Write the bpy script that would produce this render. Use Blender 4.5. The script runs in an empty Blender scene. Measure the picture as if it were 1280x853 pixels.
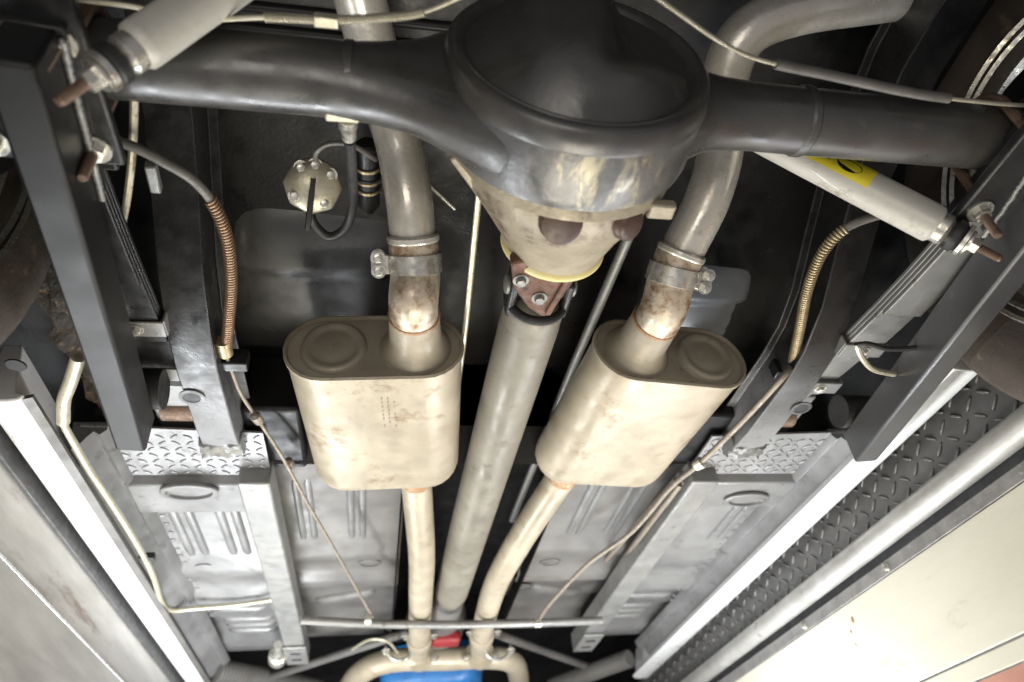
import bpy, bmesh, math, random
from mathutils import Vector, Matrix
random.seed(7)
S = bpy.context.scene
COL = S.collection
R_ = math.radians

# ------------------------------------------------------------------ camera
# car frame: x = 0 on the car's centre line, +y towards the front of the car, z up. Camera below the tail, looking up and forward.
FPX = 900.0
CAM = Vector((-0.21, 0.0, 1.0))
_F = Vector((-180, -743, -900)).normalized()
_X = Vector((1, -.03, -.175)); _X = (_X - _F * _X.dot(_F)).normalized()
_U = _X.cross(_F)
ROT = Matrix((_X, _F, _U))                     # camera -> world
cam_d = bpy.data.cameras.new('camera'); cam = bpy.data.objects.new('camera', cam_d); COL.objects.link(cam)
cam.matrix_world = Matrix.Translation(CAM) @ ROT.to_4x4()
cam_d.sensor_width = 36.0; cam_d.lens = 36.0 * FPX / 1280.0
cam_d.clip_start = 0.02; cam_d.clip_end = 100
cam_d.dof.use_dof = True; cam_d.dof.focus_distance = 1.0; cam_d.dof.aperture_fstop = 3.4
S.camera = cam

# ------------------------------------------------------------------ world, lamps, exposure
w = bpy.data.worlds.new('World'); S.world = w; w.use_nodes = True
bg = w.node_tree.nodes['Background']; bg.inputs[0].default_value = (.95, .95, 1.0, 1); bg.inputs[1].default_value = 0.23
S.view_settings.view_transform = 'Standard'; S.view_settings.look = 'None'
S.view_settings.gamma = 1.0; S.view_settings.use_curve_mapping = False; S.view_settings.exposure = 0.12
S.render.engine = 'CYCLES'
S.cycles.use_denoising = True
S.cycles.max_bounces = 6

def area(name, loc, target, sx, sy, power, col, spread=180):
    d = bpy.data.lights.new(name, 'AREA'); d.shape = 'RECTANGLE'; d.size = sx; d.size_y = sy
    d.energy = power; d.color = col; d.spread = R_(spread)
    o = bpy.data.objects.new(name, d); COL.objects.link(o); o.location = loc
    o.rotation_euler = (Vector(target) - Vector(loc)).to_track_quat('-Z', 'Y').to_euler()
    return o
# work lamp standing on the floor of the bay under the car, and one tube lamp low on either side
area('work_lamp_floor', (0.0, 1.30, 0.42), (0.0, 1.20, 1.7), .8, 1.0, 16.5, (1.0, .935, .78))
area('tube_lamp_side_a', (-.66, 1.75, 0.98), (-.70, 1.65, 1.7), .10, 1.3, 17, (.93, .97, 1.0))
area('tube_lamp_side_b', (.64, 1.55, 0.92), (.70, 1.50, 1.7), .10, 1.3, 19, (.90, .95, 1.0))

area('fill_lamp_tail', (-.55, -.75, 0.55), (0.0, .55, 1.7), .9, .7, 5.5, (1.0, .94, .86))  # added fill lamp, unseen, brightens the axle dome and muffler end caps

# ------------------------------------------------------------------ helpers
def ray(px, py): return ROT @ Vector(((px - 640) / FPX, (426.5 - py) / FPX, -1.0))
def A(px, py, **k):
    """point of the place seen at photo pixel (px, py), on the plane x=, y= or z= of the car, or at depth d="""
    (n, v), = k.items(); d = ray(px, py)
    if n == 'd': return CAM + d * v
    i = 'xyz'.index(n); return CAM + d * ((v - CAM[i]) / d[i])

def V(*a): return Vector(a)

class MB:
    def __init__(s): s.v = []; s.f = []
    def add(s, vs, fs):
        o = len(s.v); s.v += [Vector(v) for v in vs]; s.f += [tuple(i + o for i in f) for f in fs]; return s
    def rings(s, rs, cap0=True, cap1=True, close=False):
        n = len(rs[0]); vs = [p for r in rs for p in r]; fs = []
        m = len(rs)
        for i in range(m if close else m - 1):
            j = (i + 1) % m
            for k in range(n):
                k2 = (k + 1) % n
                fs.append((i * n + k, i * n + k2, j * n + k2, j * n + k))
        if not close:
            if cap0: fs.append(tuple(range(n - 1, -1, -1)))
            if cap1: fs.append(tuple((m - 1) * n + k for k in range(n)))
        return s.add(vs, fs)
    def box(s, c, sz, rot=None):
        c = Vector(c); h = Vector(sz) / 2; vs = []
        for dx in (-1, 1):
            for dy in (-1, 1):
                for dz in (-1, 1):
                    p = Vector((dx * h.x, dy * h.y, dz * h.z)); vs.append(c + (rot @ p if rot else p))
        return s.add(vs, [(0, 1, 3, 2), (4, 6, 7, 5), (0, 4, 5, 1), (2, 3, 7, 6), (0, 2, 6, 4), (1, 5, 7, 3)])
    def bar(s, p0, p1, w_, h_, side=(1, 0, 0)):
        p0 = Vector(p0); p1 = Vector(p1); t = (p1 - p0).normalized(); sd = Vector(side); sd = (sd - t * sd.dot(t)).normalized(); u = t.cross(sd)
        q = [(-.5, -.5), (.5, -.5), (.5, .5), (-.5, .5)]
        return s.rings([[p + sd * a * w_ + u * b * h_ for a, b in q] for p in (p0, p1)])
    def sweep(s, pts, sec, side=(1, 0, 0)):
        """section points (a along side, b along normal) carried along pts; side stays fixed"""
        pts = [Vector(p) for p in pts]; sd0 = Vector(side).normalized(); rs = []
        for i, p in enumerate(pts):
            t = (pts[min(i + 1, len(pts) - 1)] - pts[max(i - 1, 0)]).normalized()
            sd = (sd0 - t * sd0.dot(t)).normalized(); u = sd.cross(t)
            rs.append([p + sd * a + u * b for a, b in sec])
        return s.rings(rs)
    def tube(s, pts, r, n=16, caps=True):
        pts = [Vector(p) for p in pts]; rs = []; m = len(pts)
        rr = r if isinstance(r, (list, tuple)) else [r] * m
        t0 = (pts[1] - pts[0]).normalized()
        a = t0.orthogonal().normalized()
        for i, p in enumerate(pts):
            t = (pts[min(i + 1, m - 1)] - pts[max(i - 1, 0)]).normalized()
            a = (a - t * a.dot(t)).normalized(); b = t.cross(a)
            rs.append([p + (a * math.cos(2 * math.pi * k / n) + b * math.sin(2 * math.pi * k / n)) * rr[i] for k in range(n)])
        return s.rings(rs, caps, caps)
    def lathe(s, prof, org, axis, n=32, caps=True):
        """prof: (distance along axis, radius)"""
        org = Vector(org); ax = Vector(axis).normalized(); a = ax.orthogonal().normalized(); b = ax.cross(a)
        return s.rings([[org + ax * h + (a * math.cos(2 * math.pi * k / n) + b * math.sin(2 * math.pi * k / n)) * max(r, 1e-4) for k in range(n)] for h, r in prof], caps, caps)
    def prism(s, poly, d):
        d = Vector(d); poly = [Vector(p) for p in poly]
        return s.rings([poly, [p + d for p in poly]])
    def bolt(s, p, axis, r=.008, h=.008):
        p = Vector(p); ax = Vector(axis).normalized()
        s.lathe([(0, r * 1.55), (h * .22, r * 1.55)], p, ax, 16)
        return s.lathe([(h * .22, r), (h * .95, r), (h, r * .85)], p, ax, 6)

def spline(pts, per=8):
    pts = [Vector(p) for p in pts]; out = []
    P = [pts[0] * 2 - pts[1]] + pts + [pts[-1] * 2 - pts[-2]]
    for i in range(1, len(P) - 2):
        for k in range(per):
            t = k / per; a, b, c, d = P[i - 1], P[i], P[i + 1], P[i + 2]
            out.append(.5 * ((2 * b) + (c - a) * t + (2 * a - 5 * b + 4 * c - d) * t * t + (3 * b - a - 3 * c + d) * t ** 3))
    out.append(pts[-1]); return out

def empty(name, loc, label, cat, group=None):
    o = bpy.data.objects.new(name, None); COL.objects.link(o); o.location = loc; o.empty_display_size = .05
    o['label'] = label; o['category'] = cat
    if group: o['group'] = group
    return o

def origin_of(o):
    p = Vector((0, 0, 0))
    while o: p += o.location; o = o.parent
    return p

def build(mb, name, mat, parent=None, bevel=0, angle=35, loc=None, label=None, flip=False):
    """one mesh object; mb holds world coordinates"""
    base = origin_of(parent) if parent else Vector((0, 0, 0))
    org = Vector(loc) if loc is not None else (base if parent else Vector((0, 0, 0)))
    me = bpy.data.meshes.new(name); me.from_pydata([v - org for v in mb.v], [], mb.f)
    bm = bmesh.new(); bm.from_mesh(me); bmesh.ops.recalc_face_normals(bm, faces=bm.faces); bm.to_mesh(me); bm.free()
    me.shade_smooth(); me.set_sharp_from_angle(angle=R_(angle)); me.materials.append(mat)
    o = bpy.data.objects.new(name, me); COL.objects.link(o)
    if parent: o.parent = parent; o.location = org - base
    else: o.location = org
    if bevel:
        m = o.modifiers.new('bevel', 'BEVEL'); m.width = bevel; m.segments = 2; m.limit_method = 'ANGLE'; m.angle_limit = R_(40)
    if label: o['label'] = label
    return o

def single(mb, name, mat, label, cat, group=None, loc=None, **k):
    c = Vector(loc) if loc is not None else sum(mb.v, Vector()) / len(mb.v)
    o = build(mb, name, mat, None, loc=c, **k); o['label'] = label; o['category'] = cat
    if group: o['group'] = group
    return o

def share(src, name, parent, loc, rot=None):
    o = bpy.data.objects.new(name, src); COL.objects.link(o); o.parent = parent; o.location = Vector(loc) - origin_of(parent)
    if rot: o.rotation_euler = rot
    return o

# ------------------------------------------------------------------ materials
def M(name, c1, c2=None, scale=12, rough=.5, metal=0.0, c3=None, c3_amt=.35, c3_scale=20, bump=.15, bscale=160, rvar=.15, coat=0, stretch=None, bdist=.002, spec=.5):
    m = bpy.data.materials.new(name); m.use_nodes = True; nt = m.node_tree; N = nt.nodes; L = nt.links
    b = N['Principled BSDF']; c2 = c2 or tuple(x * .75 for x in c1)
    tc = N.new('ShaderNodeTexCoord'); mp = N.new('ShaderNodeMapping'); L.new(tc.outputs['Object'], mp.inputs[0])
    if stretch: mp.inputs['Scale'].default_value = stretch
    oi = N.new('ShaderNodeObjectInfo'); ml_ = N.new('ShaderNodeMath'); ml_.operation = 'MULTIPLY'; ml_.inputs[1].default_value = 9.0
    L.new(oi.outputs['Random'], ml_.inputs[0]); L.new(ml_.outputs[0], mp.inputs['Location'])
    n1 = N.new('ShaderNodeTexNoise'); n1.inputs['Scale'].default_value = scale; n1.inputs['Detail'].default_value = 8; n1.inputs['Roughness'].default_value = .62
    L.new(mp.outputs[0], n1.inputs['Vector'])
    r1 = N.new('ShaderNodeValToRGB'); r1.color_ramp.elements[0].position = .36; r1.color_ramp.elements[1].position = .66
    r1.color_ramp.elements[0].color = (*c1, 1); r1.color_ramp.elements[1].color = (*c2, 1); L.new(n1.outputs['Fac'], r1.inputs[0])
    col = r1.outputs[0]
    if c3:
        n2 = N.new('ShaderNodeTexNoise'); n2.inputs['Scale'].default_value = c3_scale; n2.inputs['Detail'].default_value = 6; n2.inputs['Roughness'].default_value = .7
        L.new(mp.outputs[0], n2.inputs['Vector'])
        r2 = N.new('ShaderNodeValToRGB'); r2.color_ramp.elements[0].position = .72 - c3_amt * .4; r2.color_ramp.elements[1].position = .78 - c3_amt * .25
        L.new(n2.outputs['Fac'], r2.inputs[0])
        mx = N.new('ShaderNodeMix'); mx.data_type = 'RGBA'; L.new(r2.outputs[0], mx.inputs['Factor']); L.new(col, mx.inputs['A']); mx.inputs['B'].default_value = (*c3, 1)
        col = mx.outputs['Result']
    L.new(col, b.inputs['Base Color']); m['col'] = 1
    n3 = N.new('ShaderNodeTexNoise'); n3.inputs['Scale'].default_value = scale * 2.7; n3.inputs['Detail'].default_value = 5; L.new(mp.outputs[0], n3.inputs['Vector'])
    mr = N.new('ShaderNodeMapRange'); mr.inputs['From Min'].default_value = .3; mr.inputs['From Max'].default_value = .7
    mr.inputs['To Min'].default_value = max(.03, rough - rvar); mr.inputs['To Max'].default_value = min(1, rough + rvar)
    L.new(n3.outputs['Fac'], mr.inputs['Value']); L.new(mr.outputs[0], b.inputs['Roughness'])
    b.inputs['Metallic'].default_value = metal; b.inputs['Coat Weight'].default_value = coat; b.inputs['Specular IOR Level'].default_value = spec
    if bump:
        n4 = N.new('ShaderNodeTexNoise'); n4.inputs['Scale'].default_value = bscale; n4.inputs['Detail'].default_value = 6; L.new(mp.outputs[0], n4.inputs['Vector'])
        bp = N.new('ShaderNodeBump'); bp.inputs['Strength'].default_value = bump; bp.inputs['Distance'].default_value = bdist
        L.new(n4.outputs['Fac'], bp.inputs['Height']); L.new(bp.outputs[0], b.inputs['Normal'])
    return m

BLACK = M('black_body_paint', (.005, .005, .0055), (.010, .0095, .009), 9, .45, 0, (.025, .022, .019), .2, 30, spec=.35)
RAIL = M('satin_black_steel', (.012, .012, .0125), (.020, .0195, .019), 14, .38, 0, (.045, .042, .038), .2, 40, spec=.5)
AXLE = M('satin_axle_paint', (.045, .043, .041), (.065, .061, .055), 10, .34, 0, (.10, .088, .07), .22, 26, bump=.1, spec=1.0)
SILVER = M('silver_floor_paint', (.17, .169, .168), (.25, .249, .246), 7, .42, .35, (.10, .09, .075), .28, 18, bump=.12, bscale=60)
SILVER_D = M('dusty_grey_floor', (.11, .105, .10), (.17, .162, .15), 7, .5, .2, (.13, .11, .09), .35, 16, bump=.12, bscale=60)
GREYSTEEL = M('grey_steel_tube', (.20, .20, .195), (.27, .265, .25), 11, .42, .35, (.12, .105, .085), .3, 22)
MUF = M('aluminised_muffler', (.35, .30, .22), (.45, .395, .30), 9, .44, .25, (.27, .20, .125), .36, 14, bump=.3, bscale=22, bdist=.004)
MUFCAP = M('muffler_end_cap', (.30, .26, .195), (.39, .345, .265), 12, .5, .15, (.22, .15, .09), .3, 22, bump=.2)
PIPE = M('exhaust_pipe_steel', (.58, .54, .47), (.68, .65, .59), 14, .27, .5, (.42, .31, .19), .25, 22, bump=.12)
STAMP = M('worn_stamp_ink', (.26, .205, .145), (.34, .28, .21), 40, .6)
HOT = M('heat_stained_steel', (.56, .47, .36), (.60, .53, .43), 22, .45, .5, (.26, .15, .08), .62, 30, bump=.4, bscale=70)
CAST = M('bare_casting', (.30, .255, .185), (.42, .365, .27), 16, .5, .25, (.11, .068, .045), .42, 13, bump=.5, bscale=120)
RUST = M('rusty_iron', (.105, .050, .033), (.17, .085, .055), 40, .6, .2, (.04, .024, .02), .45, 60, bump=.5)
RUSTBOLT = M('rust_brown_bolt', (.15, .095, .066), (.22, .15, .105), 60, .6, .4, (.10, .055, .04), .45, 90, bump=.4)
DARKHOLE = M('dark_brown_pocket', (.06, .033, .024), (.10, .055, .04), 30, .45, 0)
YELLOWEDGE = M('yellow_sealant', (.72, .60, .25), (.80, .72, .42), 25, .5, 0, (.62, .48, .10), .4, 30, bump=.3)
SHAFT = M('driveshaft_steel', (.185, .168, .135), (.25, .23, .188), 9, .46, .25, (.13, .108, .08), .3, 20, bump=.2)
ZINC = M('zinc_plating', (.60, .58, .52), (.70, .68, .62), 40, .32, .8, (.42, .36, .26), .3, 60)
SHOCK = M('cream_grey_enamel', (.50, .48, .42), (.57, .55, .49), 10, .36, 0, (.33, .29, .22), .34, 20, coat=.15)
YELLOW = M('yellow_label', (.80, .66, .02), (.86, .73, .04), 20, .45)
BLACKINK = M('black_ink', (.012, .012, .012), None, 20, .5)
COPPER = M('copper_spring_wrap', (.30, .185, .115), (.38, .26, .17), 60, .42, .7, (.22, .11, .06), .35, 80)
BRASSY = M('brassy_spring_wrap', (.40, .31, .18), (.48, .40, .25), 60, .42, .7, (.24, .15, .08), .35, 80)
CABLE = M('grey_cable_sheath', (.12, .115, .105), (.17, .16, .145), 40, .45, .1)
WIRE = M('tan_cable', (.22, .185, .145), (.29, .25, .20), 60, .5, .4, (.13, .09, .065), .35, 70)
LINE = M('beige_steel_line', (.50, .46, .34), (.58, .54, .43), 40, .38, .5, (.36, .29, .18), .3, 50)
RUBBER = M('black_rubber', (.016, .016, .016), (.028, .027, .026), 30, .55)
WHITE = M('white_body_paint', (.80, .81, .80), (.85, .85, .84), 6, .35, 0, (.60, .53, .42), .22, 22, coat=.3)
TREADBLK = M('black_tread_plate', (.085, .083, .082), (.13, .126, .122), 14, .45, .2, (.11, .10, .095), .3, 36)
TREADTOP = M('worn_tread_bar', (.15, .148, .146), (.24, .236, .23), 50, .35, .5)
TREADSIL = M('silver_tread_plate', (.24, .24, .245), (.33, .33, .335), 16, .38, .45, (.15, .135, .115), .25, 40)
TUBESTEEL = M('bright_steel_rail', (.34, .33, .31), (.46, .45, .43), 12, .46, .4, (.25, .21, .17), .3, 24)
GREYANGLE = M('scuffed_grey_angle', (.20, .195, .19), (.30, .29, .28), 26, .5, .3, (.50, .48, .44), .25, 60, bump=.4)
CREAM = M('cream_painted_panel', (.60, .58, .48), (.70, .68, .58), 4, .5, 0, (.50, .46, .34), .30, 9, bump=.1, stretch=(1, .35, 1))
PINK = M('faded_red_board', (.42, .19, .15), (.50, .26, .2), 9, .6)
POLISH = M('brushed_polished_sheet', (.40, .385, .36), (.55, .53, .50), 5, .42, .6, (.24, .19, .16), .35, 4, bump=.25, bscale=26, stretch=(1, .5, 3), rvar=.1)
DARKSTRIP = M('dark_rubber_strip_and_shade', (.05, .05, .052), (.08, .08, .08), 20, .5, 0, (.13, .125, .12), .3, 50)
BRIGHT = M('bright_bead', (.80, .80, .82), None, 30, .25, .5)
TBAR = M('traction_bar_paint', (.013, .013, .0133), (.019, .0187, .0184), 8, .42, 0, (.05, .047, .042), .15, 30, spec=.3, rvar=.05, bump=.05)
TYRE = M('dusty_tyre', (.055, .044, .036), (.10, .078, .062), 9, .85, 0, (.15, .115, .085), .35, 20, bump=.4)
UNDERSEAL = M('rusty_underseal', (.030, .024, .019), (.06, .045, .03), 26, .75, 0, (.22, .135, .065), .42, 38, bump=1.0, bscale=70, bdist=.006)
BLUE = M('blue_engine_paint', (.012, .11, .32), (.02, .16, .40), 14, .4, 0, (.03, .05, .08), .35, 22, bump=.2, bscale=60)
RED = M('red_engine_paint', (.20, .012, .015), (.26, .018, .02), 16, .5, 0, (.06, .02, .018), .35, 26)
RUSTWELD = M('weld_scale', (.30, .17, .09), (.42, .27, .16), 60, .6, .4, (.62, .57, .5), .3, 60, bump=.6, bscale=200)

def blend_along_y(m, col, y0, y1):  # mixes col in towards the front, edge broken up by noise
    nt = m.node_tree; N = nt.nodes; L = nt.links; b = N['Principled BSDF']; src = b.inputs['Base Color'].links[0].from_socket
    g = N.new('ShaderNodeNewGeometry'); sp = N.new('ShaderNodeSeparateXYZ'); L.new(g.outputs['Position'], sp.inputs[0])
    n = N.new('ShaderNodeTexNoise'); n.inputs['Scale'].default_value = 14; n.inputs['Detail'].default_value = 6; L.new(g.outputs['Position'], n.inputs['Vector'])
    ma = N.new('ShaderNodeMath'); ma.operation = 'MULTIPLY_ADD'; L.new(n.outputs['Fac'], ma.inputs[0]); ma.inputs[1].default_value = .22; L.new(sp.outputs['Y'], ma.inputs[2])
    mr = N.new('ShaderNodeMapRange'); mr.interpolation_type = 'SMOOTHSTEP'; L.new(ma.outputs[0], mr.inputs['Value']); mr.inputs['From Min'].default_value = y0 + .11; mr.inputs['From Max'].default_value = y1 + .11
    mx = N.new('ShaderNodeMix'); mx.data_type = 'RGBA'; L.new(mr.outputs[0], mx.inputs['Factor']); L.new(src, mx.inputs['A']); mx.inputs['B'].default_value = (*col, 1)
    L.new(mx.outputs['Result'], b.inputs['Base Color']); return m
RAILPAINT = blend_along_y(M('rail_paint_black_to_silver', (.010, .010, .0105), (.017, .0165, .016), 14, .36, 0, (.03, .028, .025), .2, 40, spec=.5), (.20, .20, .205), .84, 1.10)  # rail colour goes from black to silver towards the front

def wiped(m, centre, size, col):
    """thin wiped film of sealant: streaky noise inside a soft-edged patch"""
    nt = m.node_tree; N = nt.nodes; L = nt.links; b = N['Principled BSDF']; src = b.inputs['Base Color'].links[0].from_socket
    g = N.new('ShaderNodeNewGeometry'); vm = N.new('ShaderNodeVectorMath'); vm.operation = 'SUBTRACT'; vm.inputs[1].default_value = centre; L.new(g.outputs['Position'], vm.inputs[0])
    sc = N.new('ShaderNodeVectorMath'); sc.operation = 'DIVIDE'; sc.inputs[1].default_value = size; L.new(vm.outputs[0], sc.inputs[0])
    ln = N.new('ShaderNodeVectorMath'); ln.operation = 'LENGTH'; L.new(sc.outputs[0], ln.inputs[0])
    mk = N.new('ShaderNodeMapRange'); mk.interpolation_type = 'SMOOTHSTEP'; L.new(ln.outputs['Value'], mk.inputs['Value']); mk.inputs['From Min'].default_value = .45; mk.inputs['From Max'].default_value = 1.15; mk.inputs['To Min'].default_value = 1; mk.inputs['To Max'].default_value = 0
    mp = N.new('ShaderNodeMapping'); mp.inputs['Rotation'].default_value = (0, 0, .6); mp.inputs['Scale'].default_value = (1, .35, .5); L.new(g.outputs['Position'], mp.inputs[0])
    n = N.new('ShaderNodeTexNoise'); n.inputs['Scale'].default_value = 55; n.inputs['Detail'].default_value = 9; n.inputs['Roughness'].default_value = .72; n.inputs['Distortion'].default_value = .5; L.new(mp.outputs[0], n.inputs['Vector'])
    r = N.new('ShaderNodeMapRange'); r.interpolation_type = 'SMOOTHSTEP'; L.new(n.outputs['Fac'], r.inputs['Value']); r.inputs['From Min'].default_value = .47; r.inputs['From Max'].default_value = .62; r.inputs['To Max'].default_value = .8
    mu = N.new('ShaderNodeMath'); mu.operation = 'MULTIPLY'; L.new(r.outputs[0], mu.inputs[0]); L.new(mk.outputs[0], mu.inputs[1])
    mx = N.new('ShaderNodeMix'); mx.data_type = 'RGBA'; L.new(mu.outputs[0], mx.inputs['Factor']); L.new(src, mx.inputs['A']); mx.inputs['B'].default_value = (*col, 1)
    L.new(mx.outputs['Result'], b.inputs['Base Color']); return m
SMEAR = wiped(M('grey_banjo_band_paint', (.10, .10, .102), (.155, .152, .148), 12, .34, .3, (.20, .19, .17), .25, 20, bump=.12, spec=1.0), (-.005, .43, 1.552), (.085, .09, .06), (.46, .41, .28))

# ------------------------------------------------------------------ car underbody
ub = empty('car_underbody', (0, 1.3, 1.75), 'welded underside of a car: black rear floor, silver ribbed floor pan, rails and white sills', 'car underbody')

def sheet(name, prof, x0, x1, mat, parent=ub, nx=1, thick=.004, label=None):
    """floor sheet: profile of (y, z) carried across from x0 to x1"""
    mb = MB(); prof = [Vector((0, y, z)) for y, z in prof]
    sec = [(x0 + (x1 - x0) * i / nx, 0) for i in range(nx + 1)]
    vs = []; fs = []
    for p in prof:
        for a, _ in sec: vs.append((a, p.y, p.z))
    for p in prof:
        for a, _ in sec: vs.append((a, p.y, p.z + thick))
    n = nx + 1; m = len(prof)
    for i in range(m - 1):
        for k in range(nx):
            q = (i * n + k, i * n + k + 1, (i + 1) * n + k + 1, (i + 1) * n + k)
            fs.append(q); fs.append(tuple(j + m * n for j in reversed(q)))
    mb.add(vs, fs); return build(mb, name, mat, parent, angle=50, label=label)

LITBLACK = blend_along_y(M('black_floor_paint_lit', (.004, .004, .0045), (.008, .008, .008), 9, .40, 0, (.02, .018, .015), .15, 30, spec=.35), (.03, .029, .028), .82, .93)  # light on the rear floor put into the colour, paler towards the front
rear = [(-.6, 1.97), (.35, 1.97), (.60, 1.968)] + [(.60 + .45 * i / 14, 1.968 - .118 * (1 - math.cos(math.pi * i / 14)) / 2) for i in range(1, 15)] + [(1.14, 1.83), (1.20, 1.79), (1.24, 1.70)]
sheet('rear_floor', [(y, z) for y, z in rear], -.89, .89, LITBLACK, nx=2, label='black painted floor over the axle')
def frange(a, b, n): return [a + (b - a) * i / (n - 1) for i in range(n)]
# front floor: two halves, pressed, either side of the tunnel
floorprof = [(1.24, 1.700), (1.70, 1.700), (1.715, 1.690), (1.76, 1.690), (1.775, 1.700), (1.86, 1.700), (1.875, 1.688), (1.93, 1.688), (1.945, 1.706), (2.10, 1.712), (2.12, 1.730), (2.30, 1.732), (2.32, 1.712), (2.42, 1.715), (2.50, 1.80)]
fl = sheet('floor_pan', floorprof, -.70, -.442, SILVER, label='silver floor pan between tunnel and sill')
fr = sheet('floor_pan', floorprof, .442, .72, SILVER, label='silver floor pan with drain plugs')
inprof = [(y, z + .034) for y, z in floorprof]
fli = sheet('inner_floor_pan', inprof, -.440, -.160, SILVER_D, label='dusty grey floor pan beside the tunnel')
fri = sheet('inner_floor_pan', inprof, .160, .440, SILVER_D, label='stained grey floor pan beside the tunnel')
# tunnel: arched sheet
mb = MB(); rs = []
for y in (1.10, 1.3, 1.8, 2.3, 2.8):
    rs.append([V(-.17 * math.cos(t), y, 1.70 + .15 * math.sin(t) ** .6) for t in [math.pi * i / 14 for i in range(15)]] + [V(.166 * math.cos(t), y, 1.704 + .15 * math.sin(t) ** .6) for t in [math.pi * i / 14 for i in range(15)]])
build(mb.rings(rs), 'tunnel', BLACK, ub, angle=60, label='black painted driveshaft tunnel')
# ribs pressed into the floor
def rib(parent, p0, p1, wd=.020, h=.008, mat=SILVER, name='rib'):
    mb = MB(); p0 = Vector(p0); p1 = Vector(p1); n = 7
    sec = [(wd / 2 * math.cos(t), -h * math.sin(t)) for t in [math.pi * i / n for i in range(n + 1)]]
    t = (p1 - p0).normalized(); side = Vector((0, 0, 1)).cross(t)
    rs = []
    L_ = (p1 - p0).length
    for u, k in ((0, .05), (.012, .7), (.03, 1), (L_ - .03, 1), (L_ - .012, .7), (L_, .05)):
        rs.append([p0 + t * u + side * a * (0.5 + .5 * k) + V(0, 0, b * k) for a, b in sec])
    return build(mb.rings(rs), name, mat, parent, angle=60)
for x in (-.625, -.595, -.535, -.505): rib(fl, (x, 1.41, 1.701), (x, 1.655, 1.701))
for x in (-.385, -.360, -.275, -.250): rib(fli, (x, 1.36, 1.735), (x, 1.655, 1.735), .016)
for x in (.60, .625): rib(fr, (x, 1.41, 1.701), (x, 1.62, 1.701), .012)
for x in (.250, .275, .345, .372): rib(fri, (x, 1.36, 1.735), (x, 1.655, 1.735), .016)
for s, par in ((-1, fl), (1, fr)):
    for y in (2.02, 2.17, 2.22, 2.27): rib(par, (s * .50, y, 1.709 if y < 2.1 else 1.732), (s * .64, y, 1.709 if y < 2.1 else 1.732), .026, .012)
    rib(par, (s * .485, 1.97, 1.708), (s * .485, 2.09, 1.712), .02, .01)
    pin = fli if s < 0 else fri
    rib(pin, (s * .20, 1.95, 1.740), (s * .39, 1.95, 1.740), .03, .01, SILVER_D)
    rib(pin, (s * .22, 2.02, 1.743), (s * .38, 2.08, 1.744), .04, .014, SILVER_D)
# drain plugs / pressed ovals
def oval(parent, c, a, b, mat, name='drain_plug', h=.005, ring=True):
    mb = MB(); c = Vector(c); n = 28
    prof = [(1.0, 0), (1.0, -h * .7), (.93, -h), (.82, -h), (.76, -h * .25), (.0, -h * .15)] if ring else [(1, 0), (.9, -h), (.0, -h)]
    rs = [[c + V(a * max(q, .01) * math.cos(2 * math.pi * k / n), b * max(q, .01) * math.sin(2 * math.pi * k / n), z) for k in range(n)] for q, z in prof]
    return build(mb.rings(rs), name, mat, parent, angle=50)
for px, py, par in ((256, 709, fl), (873, 703, fr), (826, 729, fr)):
    oval(par, A(px, py, z=1.70), .028, .022, SILVER)
oval(fli, A(462, 703, z=1.734), .028, .022, SILVER_D); oval(fri, A(688, 702, z=1.734), .028, .022, SILVER_D); oval(fri, A(655, 733, z=1.734), .024, .02, SILVER_D)
# seat crossmember with an oval pressing, either side
for s in (-1, 1):
    mb = MB(); x0, x1 = s * .415 if s < 0 else .40, s * .672
    x0, x1 = min(x0, x1), max(x0, x1)
    sec = [(1.265, 1.70), (1.278, 1.676), (1.385, 1.674), (1.40, 1.70)]
    mb.rings([[V(x, y, z) for y, z in sec] for x in (x0, x1)])
    cm = build(mb, 'crossmember', SILVER, ub, bevel=.004)
    c = A(237, 613, z=1.673) if s < 0 else A(933, 623, z=1.673)
    oval(cm, c, .052, .030, SILVER, 'oval_pressing', .007)
sw = MB().lathe([(0, .0055), (.0012, .0050), (.0016, .0038), (.0008, .0025), (.0006, .0005)], (0, 0, 0), (0, 0, -1), 12)
swm = bpy.data.meshes.new('spot_weld'); swm.from_pydata(sw.v, [], sw.f); swm.materials.append(SILVER); swm.shade_smooth()
for sg, par in ((-1, fl), (1, fr)):
    for k in range(9): share(swm, 'spot_weld', par, (sg * (.465 + k * .022 + random.uniform(-.003, .003)), 1.408 + random.uniform(-.002, .002), 1.6995))
    for k in range(16): share(swm, 'spot_weld', par, (sg * .648 + random.uniform(-.002, .002), 1.45 + k * .04 + random.uniform(-.005, .005), 1.6995 if not 1.70 < 1.45 + k * .04 < 1.79 and not 1.85 < 1.45 + k * .04 < 1.95 else 1.690))
# seam sealer beads along the crossmembers
for sg in (-1, 1):
    pts = [V(sg * (.42 + .25 * k / 24), 1.4035 + random.uniform(-.002, .002), 1.6985) for k in range(25)]
    build(MB().tube(pts, [.004 + random.uniform(-.0012, .0012) for _ in pts], 8), 'seam_sealer', SILVER_D, ub, angle=80)
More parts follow.
